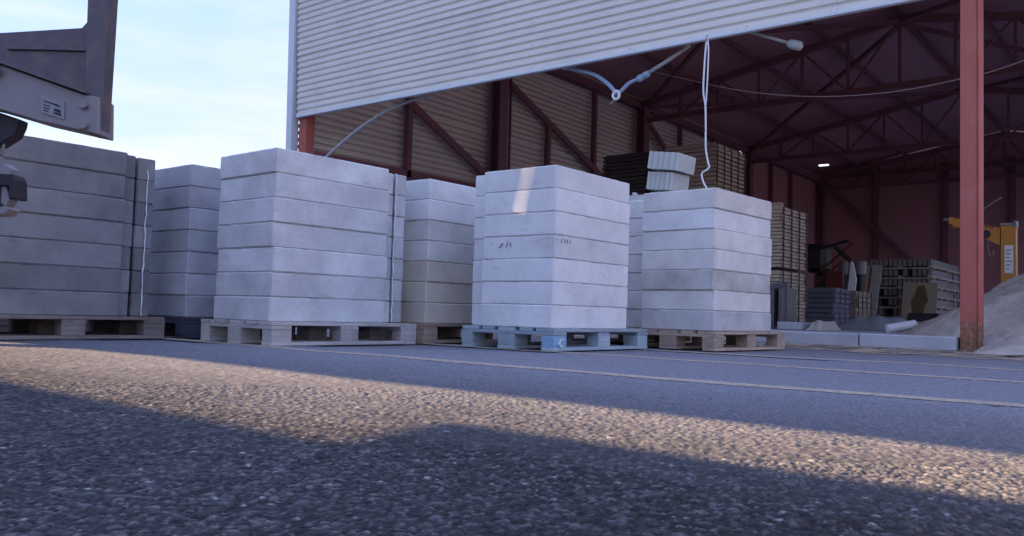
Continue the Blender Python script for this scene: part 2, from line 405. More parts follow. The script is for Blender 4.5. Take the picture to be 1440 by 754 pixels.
# sandy-coloured strip that paints sunlit ground along the foot of the hall
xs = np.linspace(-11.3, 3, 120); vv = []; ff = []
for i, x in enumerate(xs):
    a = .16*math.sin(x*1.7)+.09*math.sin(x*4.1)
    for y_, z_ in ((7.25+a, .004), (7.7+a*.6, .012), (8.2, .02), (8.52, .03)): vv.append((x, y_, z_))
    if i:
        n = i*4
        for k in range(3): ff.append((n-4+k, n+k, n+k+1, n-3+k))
tag(put('sunlit_strip', mesh('sunlit_strip', vv, ff, 'sunlit_strip_tint', True)), 'warm strip of painted sunlight along the foot of the hall kerb', 'sand', kind='stuff')

# ---------------------------------------------------------------- the hall
hall = thing('storage_hall', 'open-fronted storage hall with pale corrugated fascia and dark red steel frame', 'building', (-4.8, 8.6, 0))
HX, HY = -4.8, 8.6
def hp(name, mb, mat, parent=None, **kw):
    if parent is None: parent = hall
    o = mb.build(name, mat, parent, **kw)
    if parent is hall: o.location = (-HX, -HY, 0)
    return o
def corr(name, a0, a1, z0, z1, fixed, axis, mat, sgn, lean=0., pitch=.1, depth=.025):
    """sheet with horizontal ribs; axis 0: runs along X at y = fixed; axis 1: along Y at x = fixed. sgn: side the ribs stand out to"""
    prof = ((0, 0), (.40, 0), (.50, -.35), (.60, -.85), (.68, -1), (.78, -1), (.86, -.85), (.94, -.3), (1, 0))
    zs = []; k = 0
    while z0+k*pitch < z1-1e-6:
        for u, d in prof[:-1]:
            z = z0+(k+u)*pitch
            if z <= z1: zs.append((z, d*depth))
        k += 1
    zs.append((z1, 0)); n = 14; vv = []; ff = []
    for z, d in zs:
        for j in range(n+1):
            a = a0+(a1-a0)*j/n
            wob = .0025*math.sin(a*2.3+z*3)+.0015*math.sin(a*6.1+z*9)
            if axis == 0: vv.append((a-lean*(z-3.35)*(1-j/n), fixed+sgn*(d+wob), z))
            else: vv.append((fixed+sgn*(d+wob), a, z))
    for i in range(len(zs)-1):
        for j in range(n): ff.append((i*(n+1)+j, i*(n+1)+j+1, (i+1)*(n+1)+j+1, (i+1)*(n+1)+j))
    me = mesh(name, vv, ff, mat)
    return put(name, me, hall, (-HX, -HY, 0))
XL, XR = -11.38, 1.8
xs = (XL, -7.05, -2.7, XR)
for i in range(3):
    for j, (z0, z1) in enumerate(((3.375, 4.375), (4.375, 5.375), (5.375, 6.0))):
        off = .005*((i+j) % 2)
        s = corr('cladding_sheet', xs[i], xs[i+1], z0, z1, 8.6-off, 0, 'sheet_out', -1, lean=.045 if i == 0 else 0)
        # screws along two lines of each sheet
        mb = MB()
        for xx in np.arange(xs[i]+.5, xs[i+1], 1.45):
            for zz in np.arange(z0+.03, z1-.05, .3):
                mb.box((xx-.005, 8.592-off, zz-.005), (xx+.005, 8.599-off, zz+.005))
        sc = mb.build('screw', 'mid_steel', s); sc['kind'] = 'stuff'
mb = MB(); mb.prism([(XL-.15, 6.0), (XR+.1, 6.0), (HX, 7.12)], 8.57, 8.61); hp('gable_sheet', mb, 'sheet_out')
mb = MB(); mb.box((XL+.02, 8.565, 3.335), (XR, 8.63, 3.372)); hp('bottom_flashing', mb, 'trim', bev=.004)
mb = MB()
mb.v += [(-11.50, 8.55, 0), (-11.385, 8.55, 0), (-11.385, 8.70, 0), (-11.50, 8.70, 0), (-11.655, 8.55, 6.0), (-11.50, 8.55, 6.0), (-11.50, 8.70, 6.0), (-11.655, 8.70, 6.0)]
mb.f += [(0, 3, 2, 1), (4, 5, 6, 7), (0, 1, 5, 4), (1, 2, 6, 5), (2, 3, 7, 6), (3, 0, 4, 7)]
hp('corner_flashing', mb, 'trim', bev=.006)
# left wall, seen from inside
ys = (8.7, 13.6, 19.6, 26.6, 34.0)
for i in range(3):
    for z0, z1 in ((.1, 2.0), (2.0, 4.0), (4.0, 6.14)):
        corr('wall_sheet', ys[i], ys[i+1], z0, z1, -11.43, 1, 'sheet_in', 1, pitch=.115, depth=.08)
for a, bq in ((26.6, 28.9), (28.9, 30.8), (30.8, 32.4), (32.4, 34.0)):
    mb = MB(); mb.box((-11.46, a+.006, .1), (-11.40, bq-.006, 6.14)); hp('wall_panel', mb, 'sheet_back', bev=.004)
mb = MB(); mb.box((-11.5, 34.02, 0), (XR, 34.1, 6.1)); hp('back_wall', mb, 'sheet_back')
mb = MB(); mb.prism([(-11.5, 6.1), (XR, 6.1), (HX, 7.1)], 34.02, 34.1); hp('back_gable', mb, 'sheet_back')
mb = MB(); mb.box((XR, 8.62, 4.9), (XR+.06, 34.1, 6.16)); hp('side_fascia', mb, 'sheet_out')
mb = MB(); mb.prism([(-11.9, 6.02), (HX, 7.16), (2.3, 6.02), (2.3, 6.10), (HX, 7.24), (-11.9, 6.10)], 8.3, 34.3); hp('roof', mb, 'roof_in')
# columns
def hcol(name, x, y, z0, z1, wd, dp, mat, web='y'):
    mb = MB(); f_ = .014
    if web == 'y':
        mb.box((x-wd/2, y-dp/2, z0), (x+wd/2, y-dp/2+f_, z1)); mb.box((x-wd/2, y+dp/2-f_, z0), (x+wd/2, y+dp/2, z1)); mb.box((x-.006, y-dp/2+f_+.001, z0), (x+.006, y+dp/2-f_-.001, z1))
    else:
        mb.box((x-wd/2, y-dp/2, z0), (x-wd/2+f_, y+dp/2, z1)); mb.box((x+wd/2-f_, y-dp/2, z0), (x+wd/2, y+dp/2, z1)); mb.box((x-wd/2+f_+.001, y-.006, z0), (x+wd/2-f_-.001, y+.006, z1))
    return hp(name, mb, mat)
for y in ys: hcol('column', XR-.12, y+.1, 0, 5.9, .22, .26, 'red_steel', 'x')
for y in ys[1:4]: hcol('column', -11.18, y, .1, 5.9, .24, .28, 'red_steel', 'x')
hcol('column', -11.20, 33.85, .1, 5.9, .24, .2, 'red_steel', 'x')
mb = MB(); mb.box((-11.375, 8.66, 0), (-11.20, 8.84, 5.9)); cp = hp('corner_post', mb, 'red_post', bev=.005)
mb = MB(); mb.box((-1.572, 8.53, .012), (-1.432, 8.70, 5.9)); mb.box((-1.428, 8.515, .012), (-1.408, 8.70, 5.9)); mb.box((-1.43, 8.60, .012), (-1.425, 8.62, 5.9))
fp = hp('front_post', mb, 'red_post_rusty', bev=.004); fp['label'] = 'red front post with a rust-stained foot'
mb = MB(); mb.box((-1.63, 8.45, .002), (-1.36, 8.76, .014)); mb.build('base_plate', 'rust', fp)
for bx_, by_ in ((-1.605, 8.475), (-1.385, 8.475), (-1.605, 8.735), (-1.385, 8.735)):
    mb = MB(); mb.tube([(bx_, by_, .0145), (bx_, by_, .032)], .013, 6); mb.build('bolt', 'rust', fp)
mb = MB(); mb.bar((-11.28, 8.85, 2.77), (-11.28, 13.45, 2.77), .08, .13); hp('wall_rail', mb, 'red_steel')
for y, z0, z1, wd in ((11.08, .1, 5.9, .11), (15.5, .1, 4.6, .10), (17.42, .1, 5.9, .10), (21.95, .1, 5.9, .10), (24.2, .1, 5.9, .10), (28.9, .1, 5.9, .10), (30.8, .1, 5.9, .1)):
    mb = MB(); mb.box((-11.36, y-wd/2, z0), (-11.24, y+wd/2, z1)); hp('wall_stud', mb, 'red_steel')
mb = MB(); mb.tube([(-11.2, 13.98, .3), (-11.2, 13.98, 5.8)], .03, 8); hp('downpipe', mb, 'red_steel', smooth=True)
for p, q in (((-11.26, 11.1, 4.08), (-11.26, 13.4, 3.02)), ((-11.26, 14.0, 5.15), (-11.26, 18.4, 3.42)), ((-11.26, 20, 5.5), (-11.26, 25, 2.6))):
    mb = MB(); mb.bar(p, q, .07, .14); hp('wall_brace', mb, 'red_steel')
mb = MB(); mb.bar((-11.2, 8.8, 5.82), (-11.2, 33.9, 5.82), .16, .2); hp('eaves_beam', mb, 'red_steel')
# trusses
def roofz(x): return 5.93+(7.02-5.93)*(1-abs(x-HX)/6.4)
for y in (13.6, 19.6, 26.6, 33.5):
    tr = MB(); tr.bar((-11.2, y, roofz(-11.2)-.08), (HX, y, roofz(HX)-.08), .14, .16); tr.bar((HX, y, roofz(HX)-.08), (1.6, y, roofz(1.6)-.08), .14, .16)
    tro = hp('truss', tr, 'red_steel')
    tr2 = MB(); tr2.bar((-11.1, y, 5.44), (1.5, y, 5.46), .12, .13); tr2.build('bottom_chord', 'red_steel', tro)
    nodes = [-10.1, -9.05, -8.0, -6.95, -5.9, -4.8, -3.7, -2.6, -1.5, -.4, .7]
    for k, x in enumerate(nodes):
        d = MB(); d.bar((x, y, 5.46), (x, y, roofz(x)-.1), .06, .06); d.build('vertical', 'red_steel', tro)
        if k:
            x0 = nodes[k-1]; d = MB()
            if k % 2: d.bar((x0, y, 5.46), (x, y, roofz(x)-.1), .05, .05)
            else: d.bar((x0, y, roofz(x0)-.1), (x, y, 5.46), .05, .05)
            d.build('diagonal', 'red_steel', tro)
for x in (-9.6, -8.0, -6.4, -4.8, -3.2, -1.6, 0):
    mb = MB(); mb.bar((x, 8.7, roofz(x)+.04), (x, 34, roofz(x)+.04), .06, .12); hp('purlin', mb, 'red_steel')
for (xa, ya, xb, yb) in ((-11, 13.7, -4.8, 19.5), (-4.8, 13.7, -11, 19.5), (-4.8, 13.7, 1.4, 19.5), (1.4, 13.7, -4.8, 19.5), (-11, 19.7, -4.8, 26.5), (-4.8, 19.7, -11, 26.5), (-4.8, 19.7, 1.4, 26.5), (1.4, 19.7, -4.8, 26.5)):
    mb = MB(); mb.bar((xa, ya, roofz(xa)-.17), (xb, yb, roofz(xb)-.17), .09, .09); hp('roof_brace', mb, 'red_steel')
for x in (-9.14, -6.73, -4.59, -2.2, .1):
    mb = MB(); mb.box((x-.09, 33.86, .1), (x+.09, 34.01, 6.2)); hp('back_stud', mb, 'red_steel')
mb = MB(); mb.bar((-11.1, 33.8, 5.95), (1.7, 33.8, 5.95), .1, .16); hp('back_rail', mb, 'red_steel')
mb = MB(); mb.bar((-11.0, 33.75, 5.7), (-7.2, 33.75, 1.9), .1, .2); hp('back_brace', mb, 'red_steel')
mb = MB(); mb.box((-9.98, 29.9, 5.70), (-9.66, 29.98, 5.74)); lf = mb.build('strip_light', 'lamp_glow'); mb = MB(); mb.box((-10.07, 29.88, 5.742), (-9.60, 30.0, 5.79)); mb.bar((-9.84, 29.94, 5.78), (-9.84, 29.94, 6.2), .02, .02); mb.build('housing', 'mid_steel', lf)
tag(lf, 'small lit strip light hanging deep inside the hall', 'light')
# floor and kerb
fl = tag(box('hall_floor', (-11.42, 8.66, -.02), (1.78, 34, .128), 'bay_concrete', bev=0), kind='structure')
kx = [-11.15, -9.4, -7.65, -5.9, -4.15, -2.43, -1.585]
for i in range(6):
    k = put('kerb_beam', mbox(kx[i+1]-kx[i]-.012, .20, .145, 'concrete_kerb', .01), fl, (0, 0, 0))
    k.matrix_world = Matrix.Translation(((kx[i]+kx[i+1])/2, 8.552, .070+.003*(i % 2)))
    k.parent = fl; k.matrix_parent_inverse = Matrix.Translation(fl.location).inverted(); k.location = ((kx[i]+kx[i+1])/2, 8.552, .070+.003*(i % 2))

# ---------------------------------------------------------------- pallets and block stacks
def pallet(label, loc, rz, mat, corner=None, group=None):
    """loc: corner at +X, -Y; 0.8 along X, 1.2 along Y"""
    p = thing('pallet', label, 'pallet', loc, rz, 'wooden pallets under the block stacks')
    j = lambda a: random.uniform(-a, a)
    zb = .022
    for k, x in enumerate((-.05, -.4, -.75)):
        wd = (.1, .145, .1)[k]
        put('bottom_board', mbox(1.2, wd, .022, mat, .002), p, (x, .6+j(.003), .0125+.008), (0, 0, math.pi/2+j(.004)))
    for ky, y in enumerate((.0725, .6, 1.1275)):
        for kx_, x in enumerate((-.05, -.4, -.75)):
            wd = (.1, .145, .1)[kx_]
            mm = corner if corner and kx_ == 0 and ky == 0 else mat
            put('block', mbox(.145, wd, .078, mm, .003), p, (x+j(.003), y+j(.003), .0205+.0105+.039), (0, j(.01), math.pi/2+j(.02)))
        put('stringer_board', mbox(.8, .145, .022, mat, .002), p, (-.4+j(.003), y, .120), (j(.006), j(.004), j(.004)))
    for k, x in enumerate((-.072, -.235, -.4, -.565, -.728)):
        mm = corner if corner and k == 0 else mat
        put('deck_board', mbox(1.2, (.145, .1, .145, .1, .145)[k], .021, mat, .002), p, (x+j(.004), .6+j(.004), .1425), (j(.004), j(.003), math.pi/2+j(.004)))
    return p
PT = .1535                                            # top of a pallet
RH = .1537                                            # pitch of the layers
_bl = {}
def block_mesh(dx, dy, dz, mat, var):
    k = (dx, dy, dz, mat, var)
    if k in _bl: return _bl[k]
    rs = random.Random(hash((round(dx*1000), round(dy*1000), var)) & 0xffff)
    def axis(d):
        n = max(2, int(d/.055)); e = .007
        return [-d/2, -d/2+e]+[-d/2+e+(d-2*e)*i/n for i in range(1, n)]+[d/2-e, d/2]
    ax = [axis(dx), axis(dy), axis(dz)]; vid = {}; vv = []; ff = []
    half = (dx/2, dy/2, dz/2)
    def V(p):
        key = tuple(round(c, 5) for c in p)
        if key not in vid:
            q = list(p); ext = [i for i in range(3) if abs(abs(p[i])-half[i]) < 1e-5]
            if len(ext) >= 2:
                r_ = .0030+abs(rs.gauss(0, .0012))+(rs.uniform(.002, .009) if rs.random() < .07 else 0)
                for i in ext: q[i] -= math.copysign(r_, p[i])
            elif len(ext) == 1: q[ext[0]] += rs.gauss(0, .0006)
            vid[key] = len(vv); vv.append(q)
        return vid[key]
    for a in range(3):
        b1, b2 = [(1, 2), (2, 0), (0, 1)][a]
        for sgn in (-1, 1):
            for i in range(len(ax[b1])-1):
                for j in range(len(ax[b2])-1):
                    f_ = []
                    for u, w_ in ((i, j), (i+1, j), (i+1, j+1), (i, j+1)):
                        p = [0, 0, 0]; p[a] = sgn*half[a]; p[b1] = ax[b1][u]; p[b2] = ax[b2][w_]; f_.append(V(p))
                    ff.append(tuple(f_ if sgn > 0 else f_[::-1]))
    _bl[k] = mesh('block', vv, ff, mat); return _bl[k]
ORD = ['bottom layer', 'second layer up', 'third layer up', 'fourth layer up', 'fifth layer up', 'sixth layer up', 'top layer']
def stack(desc, corner, rz, dx, dy, mat, kind='concrete block', jit=.004, n=7, name='concrete_block', group=None, mats=None):
    """corner: world (+X,-Y) bottom corner"""
    res = []; c, s_ = math.cos(rz), math.sin(rz)
    for k in range(n):
        jx, jy = random.uniform(-jit, jit), random.uniform(-jit, jit)
        ox, oy = -dx/2+jx, dy/2+jy
        x = corner[0]+c*ox-s_*oy; y = corner[1]+s_*ox+c*oy
        mm = mats[k] if mats else mat
        o = put(name, block_mesh(dx, dy, RH-.0014, mm, (k*3+len(desc)) % 5), None, (x, y, PT+RH*(k+.5)), (0, 0, rz+random.uniform(-.004, .004)))
        tag(o, f'{kind}, {ORD[k]}, in {desc}', 'block', group or 'stacked concrete blocks')
        res.append(o)
    return res
# front row
pallet('dark brown pallet at the left edge, under the dark stack', (-5.405, 1.875, 0), 0, 'wood_old')
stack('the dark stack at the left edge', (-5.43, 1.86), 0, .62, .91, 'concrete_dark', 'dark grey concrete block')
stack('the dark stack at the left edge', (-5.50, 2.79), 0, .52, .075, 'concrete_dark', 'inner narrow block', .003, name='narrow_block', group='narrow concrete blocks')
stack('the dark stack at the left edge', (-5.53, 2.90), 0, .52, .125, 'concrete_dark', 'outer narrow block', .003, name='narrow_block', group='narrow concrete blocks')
pallet('dark pallet under the shaded rear stack at left', (-5.42, 3.22, 0), 0, 'wood_shade_tint')
stack('the shaded rear stack left of the hall corner', (-5.44, 3.24), 0, .63, .93, 'concrete_shade_tint', 'bluish concrete block')
pallet('weathered grey pallet under the large stack below the hall corner', (-4.305, 3.135, 0), -.03, 'wood_grey')
stack('the large stack below the hall corner', (-4.37, 3.165), -.03, .627, .93, 'concrete', 'grey concrete block', .006)
stack('the large stack below the hall corner', (-4.465, 4.115), -.03, .53, .135, 'concrete', 'inner narrow block', .003, name='narrow_block', group='narrow concrete blocks')
stack('the large stack below the hall corner', (-4.455, 4.265), -.03, .53, .10, 'concrete', 'outer narrow block', .003, name='narrow_block', group='narrow concrete blocks')
pallet('pallet under the rear stack left of the blue pallet', (-4.33, 4.47, 0), 0, 'wood_brown')
stack('the rear stack left of the blue pallet', (-4.37, 4.53), 0, .64, .93, 'concrete_warm', 'pale concrete block', mats=['concrete_sun_tint', 'concrete_sun_tint', 'concrete_sun_tint', 'concrete_warm', 'concrete_warm', 'concrete_pale', 'concrete_pale'])
dp = pallet('blue painted pallet with a bright blue corner block', (-3.181, 4.486, 0), -.012, 'wood_bluepaint', 'wood_blue')
db = stack('the stack on the blue pallet', (-3.205, 4.50), -.012, .621, .93, 'concrete_pale', 'pale concrete block')
stack('the column beside the blue-pallet stack', (-3.842, 4.60), -.012, .15, .8, 'concrete_pale', 'narrow concrete block', .003, name='narrow_block', group='narrow concrete blocks')
pallet('brown pallet under the rightmost stack', (-2.695, 5.835, 0), -.068, 'wood_brown')
stack('the rightmost stack on the brown pallet', (-2.73, 5.885), -.068, .639, .955, 'concrete_warm', 'pale concrete block', .007, mats=['concrete', 'concrete_warm', 'concrete_stained', 'concrete_warm', 'concrete_warm', 'concrete_pale', 'concrete_warm'])
pallet('pallet hidden behind the blue pallet, under the fluted blocks', (-3.60, 6.23, 0), 0, 'wood_brown')
stack('the rear stack under the fluted blocks', (-3.485, 6.25), 0, .64, .93, 'concrete_warm', 'pale concrete block')
# pencil marks on two blocks of the stack on the blue pallet, chalk on the blue corner block
def marks(parent, strokes, mat, name):
    for p, q, wd in strokes:
        mb = MB(); mb.bar(p, q, wd, wd); mb.build(name, mat, parent)
b4 = db[3]; hy = -.93/2-.0012
marks(b4, [((-.235, hy, .035), (-.225, hy, .025), .004), ((-.16, hy, .0), (-.135, hy, .03), .006), ((-.14, hy, .0), (-.125, hy, .035), .005), ((-.10, hy, .0), (-.085, hy, .045), .006), ((-.075, hy, .005), (-.06, hy, .035), .005), ((-.06, hy, .035), (-.05, hy, .0), .004)], 'graphite', 'pencil_mark')
hx = .621/2+.0012
marks(b4, [((hx, -.45, .045), (hx, -.425, .045), .004), ((hx, -.40, .03), (hx, -.38, .055), .006), ((hx, -.36, .03), (hx, -.345, .055), .006), ((hx, -.33, .03), (hx, -.325, .055), .006), ((hx, -.30, .03), (hx, -.29, .055), .006)], 'graphite', 'pencil_mark')
marks(dp, [((.0025, .055, .055), (.0025, .075, .085), .010), ((.0025, .075, .085), (.0025, .098, .082), .008), ((.0025, .055, .055), (.0025, .075, .038), .009), ((.0025, .075, .038), (.0025, .10, .045), .008), ((.0025, .098, .09), (.0025, .102, .07), .006)], 'white_plate', 'chalk_mark')
tp = thing('gap_blocker', 'added dark plank pile blocking sky light behind the leftmost pallet', 'timber', (-7.2, 2.2, 0))  # added to block the bright sky behind the pallet openings
for k in range(6):
    for q in range(4):
        put('plank', mbox(2.9, .21, .05, 'wood_old', .004), tp, (-.35+q*.23+random.uniform(-.008, .008), random.uniform(-.06, .06), .026+k*.0515), (0, 0, math.pi/2+random.uniform(-.006, .006)))
# plastic straps hanging between the narrow blocks
def strap(label, x, y, z1, z0):
    pts = []; rs = random.Random(int(x*100))
    n = 26
    for i in range(n+1):
        z = z1+(z0-z1)*i/n; pts.append((x+rs.uniform(0, .006), y+rs.uniform(-.006, .006), z))
    mb = MB(); mb.tube(pts, [rs.uniform(.0028, .0065) for _ in pts], 5)
    o = mb.build('plastic_strap', 'foil', None); return tag(o, label, 'strap', 'plastic straps')
strap('white plastic strap between narrow blocks of the large stack below hall corner', -4.452, 4.258, 1.23, .16)
strap('white plastic strap between narrow blocks of the dark stack at left', -5.524, 2.965, 1.15, .16)

# fluted blocks on the rear stack
def fluted(label, loc, rot, dx, dy, dz, n=5):
    poly = []; a = .014
    def side(p, q, k):
        d = Vector((q[0]-p[0], q[1]-p[1])); nrm = Vector((d.y, -d.x)).normalized()
        for i in range(k*4):
            u = i/(k*4); s_ = a*math.cos(2*math.pi*u*k); poly.append((p[0]+d.x*u+nrm.x*s_, p[1]+d.y*u+nrm.y*s_))
    side((-dx/2, -dy/2), (dx/2, -dy/2), n); side((dx/2, -dy/2), (dx/2, dy/2), n-1); side((dx/2, dy/2), (-dx/2, dy/2), n); side((-dx/2, dy/2), (-dx/2, -dy/2), n-1)
    mb = MB(); mb.prism(poly, 0, dz, 2)
    return tag(mb.build('fluted_block', 'fluted', None, loc=loc, rot=rot), label, 'block', 'fluted blocks on the rear stack')
TZ = PT+7*RH
fluted('lower fluted grey block of the two tilted on the rear stack', (-3.69, 6.93, TZ+.168), (0, R(7), R(-4)), .25, .28, .16)
fluted('upper fluted grey block of the two tilted on the rear stack', (-3.645, 6.91, TZ+.345), (0, R(8), R(-2)), .29, .31, .155)
o = box('fluted_base_block', (-3.80, 6.80, TZ+.001), (-3.55, 7.14, TZ+.15), 'fluted', bev=.008); tag(o, 'plain grey block beneath the two fluted blocks', 'block')
mb = MB(); mb.box((-.12, -.03, 0), (.10, .03, .05)); mb.box((-.12, -.03, .05), (-.10, .03, .12)); mb.box((-.02, -.03, .05), (0, .03, .075))
tag(mb.build('steel_bracket', 'fluted', None, loc=(-3.66, 6.32, TZ+.001), bev=.003), 'small pale bracket lying at the front of the rear stack top', 'bracket')

# ---------------------------------------------------------------- rope, hoses, lamp and wire at the hall front
mb = MB()
mb.tube(spline([(-4.07, 8.50, 3.335), (-4.085, 8.49, 3.1), (-4.098, 8.49, 2.75), (-4.07, 8.49, 2.56), (-4.062, 8.49, 2.3), (-4.058, 8.49, 2.1), (-4.03, 8.49, 1.95), (-4.01, 8.49, 1.89)]), .010, 7)
mb.tube(spline([(-4.01, 8.49, 1.89), (-4.04, 8.49, 1.86), (-4.10, 8.49, 1.82), (-4.075, 8.49, 1.72), (-4.03, 8.49, 1.62), (-4.0, 8.49, 1.3), (-3.98, 8.49, .6), (-3.97, 8.49, .16)]), .010, 7)
mb.tube(spline([(-4.07, 8.50, 3.335), (-4.045, 8.49, 3.2), (-4.05, 8.49, 2.9), (-4.062, 8.485, 2.6), (-4.075, 8.49, 2.545)]), .008, 7)
rp = mb.build('hanging_rope', 'rope', smooth=True)
mb = MB(); mb.tube(spline([(-4.07, 8.52, 3.36), (-4.07, 8.50, 3.34), (-4.07, 8.485, 3.30), (-4.07, 8.505, 3.275), (-4.07, 8.525, 3.30)]), .006, 6); mb.build('hook', 'rust', rp, smooth=True)
tag(rp, 'white rope hanging from the fascia behind the rightmost stack', 'rope')
mb = MB(); mb.tube(spline([(-10.95, 8.8, 2.55), (-10.85, 8.8, 2.665), (-10.15, 8.8, 3.016), (-9.51, 8.8, 3.241), (-8.96, 8.8, 3.342), (-8.6, 8.8, 3.36)]), .024, 8)
tag(mb.build('conduit', 'hose_grey', smooth=True), 'grey bent conduit rising to the fascia above the large stack', 'conduit')
hz = thing('air_hose', 'blue-grey hose with brass-like joint sagging below the fascia', 'hose', (-5.39, 8.8, 2.93))
def hb(name, pts, r, mat, n=8):
    mb = MB(); mb.tube([Vector(p)-Vector((-5.39, 8.8, 2.93)) for p in pts], r, n); return mb.build(name, mat, hz, smooth=True)
hz['label'] = 'blue-grey hose sagging in a V below the fascia'
hb('hose', spline([(-6.2, 8.8, 3.40), (-6.06, 8.8, 3.367), (-5.733, 8.8, 3.244), (-5.522, 8.8, 3.096), (-5.386, 8.8, 2.945)]), .026, 'hose_blue')
hb('hose', spline([(-5.386, 8.8, 2.945), (-5.307, 8.8, 2.998), (-5.219, 8.8, 3.061), (-5.073, 8.8, 3.10)]), .024, 'hose_blue')
hb('rod', [(-5.03, 8.8, 3.115), (-4.743, 8.8, 3.237), (-4.43, 8.8, 3.385)], .024, 'hose_grey')
for p, r in (((-5.07, 8.8, 3.10), .045), ((-4.995, 8.8, 3.128), .043)):
    d = Vector((.09, 0, .035)).normalized(); p = Vector(p)
    hb('coupling', [p-d*.045, p-d*.03, p, p+d*.03, p+d*.045], [r*.6, r*.92, r, r*.92, r*.6], 'hose_blue', 12)
hb('ring', [(-5.386+.045*math.cos(a), 8.775, 2.93+.05*math.sin(a)) for a in np.linspace(0, 6.28, 14)], .018, 'foil', 6)
hb('loose_end', spline([(-5.40, 8.8, 2.92), (-5.44, 8.79, 2.86), (-5.48, 8.79, 2.83)]), .011, 'wire')
la = thing('site_lamp', 'small lamp on a rod hanging below the fascia near the red post', 'lamp', (-3.3, 8.8, 3.2))
def lb(name, pts, r, mat):
    mb = MB(); mb.tube([Vector(p)-Vector((-3.3, 8.8, 3.2)) for p in pts], r, 10); return mb.build(name, mat, la, smooth=True)
lb('rod', [(-3.75, 8.8, 3.43), (-3.27, 8.8, 3.21)], .018, 'hose_grey')
lb('lamp_head', [(-3.28, 8.8, 3.215), (-3.26, 8.8, 3.205), (-3.21, 8.8, 3.18), (-3.14, 8.8, 3.15), (-3.12, 8.8, 3.145)], [.02, .045, .055, .05, .02], 'hose_grey')
mb = MB(); mb.tube(spline([(-5.6, 9.5, 3.50), (-4.626, 9.5, 3.145), (-3.94, 9.5, 2.925), (-3.189, 9.5, 2.772), (-2.435, 9.5, 2.715), (-1.751, 9.5, 2.758), (-1.187, 9.5, 2.857), (.5, 9.5, 3.35), (1.78, 9.5, 3.9)], 6), .0055, 5)
tag(mb.build('sagging_wire', 'wire', smooth=True), 'thin wire sagging across the hall opening', 'wire')

# ---------------------------------------------------------------- things inside the hall
FZ = .129
def layers(label, name, x0, x1, y0, y1, z1, matl, pitch, gap, base='wood_board', tiers=1, capz=None, group=None, mat2=None):
    t_ = thing(name, label, 'board stack', ((x0+x1)/2, (y0+y1)/2, FZ), 0, group)
    cx_, cy_ = (x0+x1)/2, (y0+y1)/2
    H_ = z1-FZ; th = H_/tiers
    for q in range(tiers):
        mb = MB(); za = q*th+.002; zb = (q+1)*th-(.05 if q < tiers-1 else 0)
        n = max(1, int((zb-za)/pitch))
        p_ = (zb-za)/n
        for k in range(n):
            jx = random.uniform(-.02, .02); jy = random.uniform(-.02, .02)
            mb.box((x0-cx_+jx, y0-cy_+jy, za+k*p_), (x1-cx_+jx, y1-cy_+jy, za+(k+1)*p_-gap*p_))
            # narrower core between the boards so that nothing floats
            mb.box((x0-cx_+.05, y0-cy_+.05, za+(k+1)*p_-gap*p_-.001), (x1-cx_-.05, y1-cy_-.05, za+(k+1)*p_+.001))
        o = mb.build('board_layer', matl if not (mat2 and q) else mat2, t_); o['kind'] = 'stuff'
        nst = max(2, int((y1-y0)/.28))
        for s_ in range(nst+1):
            yy = y0-cy_+(y1-y0)*s_/nst*.94+.03
            mb = MB(); mb.box((x1-cx_+.021, yy-.022, za), (x1-cx_+.032, yy+.012, zb)); mb.build('strap', base, t_)
        if q < tiers-1:
            mb = MB(); mb.box((x0-cx_+.1, y0-cy_+.1, zb-.001), (x1-cx_-.1, y1-cy_-.1, zb+.052)); mb.build('spacer', 'wood_dark', t_)
    return t_
G2 = 'stacks of production boards in the hall'
layers('dark board stack against the left wall, behind the blue-pallet stack', 'board_stack', -8.86, -7.89, 14.0, 14.6, 3.36, 'wood_dark', .075, .3, 'wood_dark', 1, group=G2)
layers('tall board stack behind the white rope', 'board_stack', -7.52, -6.5, 14.0, 15.3, 3.40, 'wood_board', .075, .32, 'wood_dark', 1, group=G2)
f2 = layers('light brown board stack right behind the rightmost block stack', 'board_stack', -5.55, -4.57, 12.1, 13.14, 1.92, 'wood_board', .052, .24, 'wood_dark', 2, group=G2)
tag(box('loose_plank', (-5.15, 12.2, 1.923), (-4.62, 12.32, 1.985), 'wood_brown'), 'short plank lying on the light brown board stack', 'plank')
layers('low blue-grey slab stack left of the leaning planks', 'slab_stack', -5.93, -5.37, 17.03, 18.1, .92, 'slab_blue', .095, .22, 'slab_blue', 1, group=G2)
layers('low brown board stack behind the blue-grey slab stack', 'board_stack', -6.0, -5.30, 18.3, 19.3, .90, 'wood_brown', .1, .25, 'wood_dark', 1, group=G2)
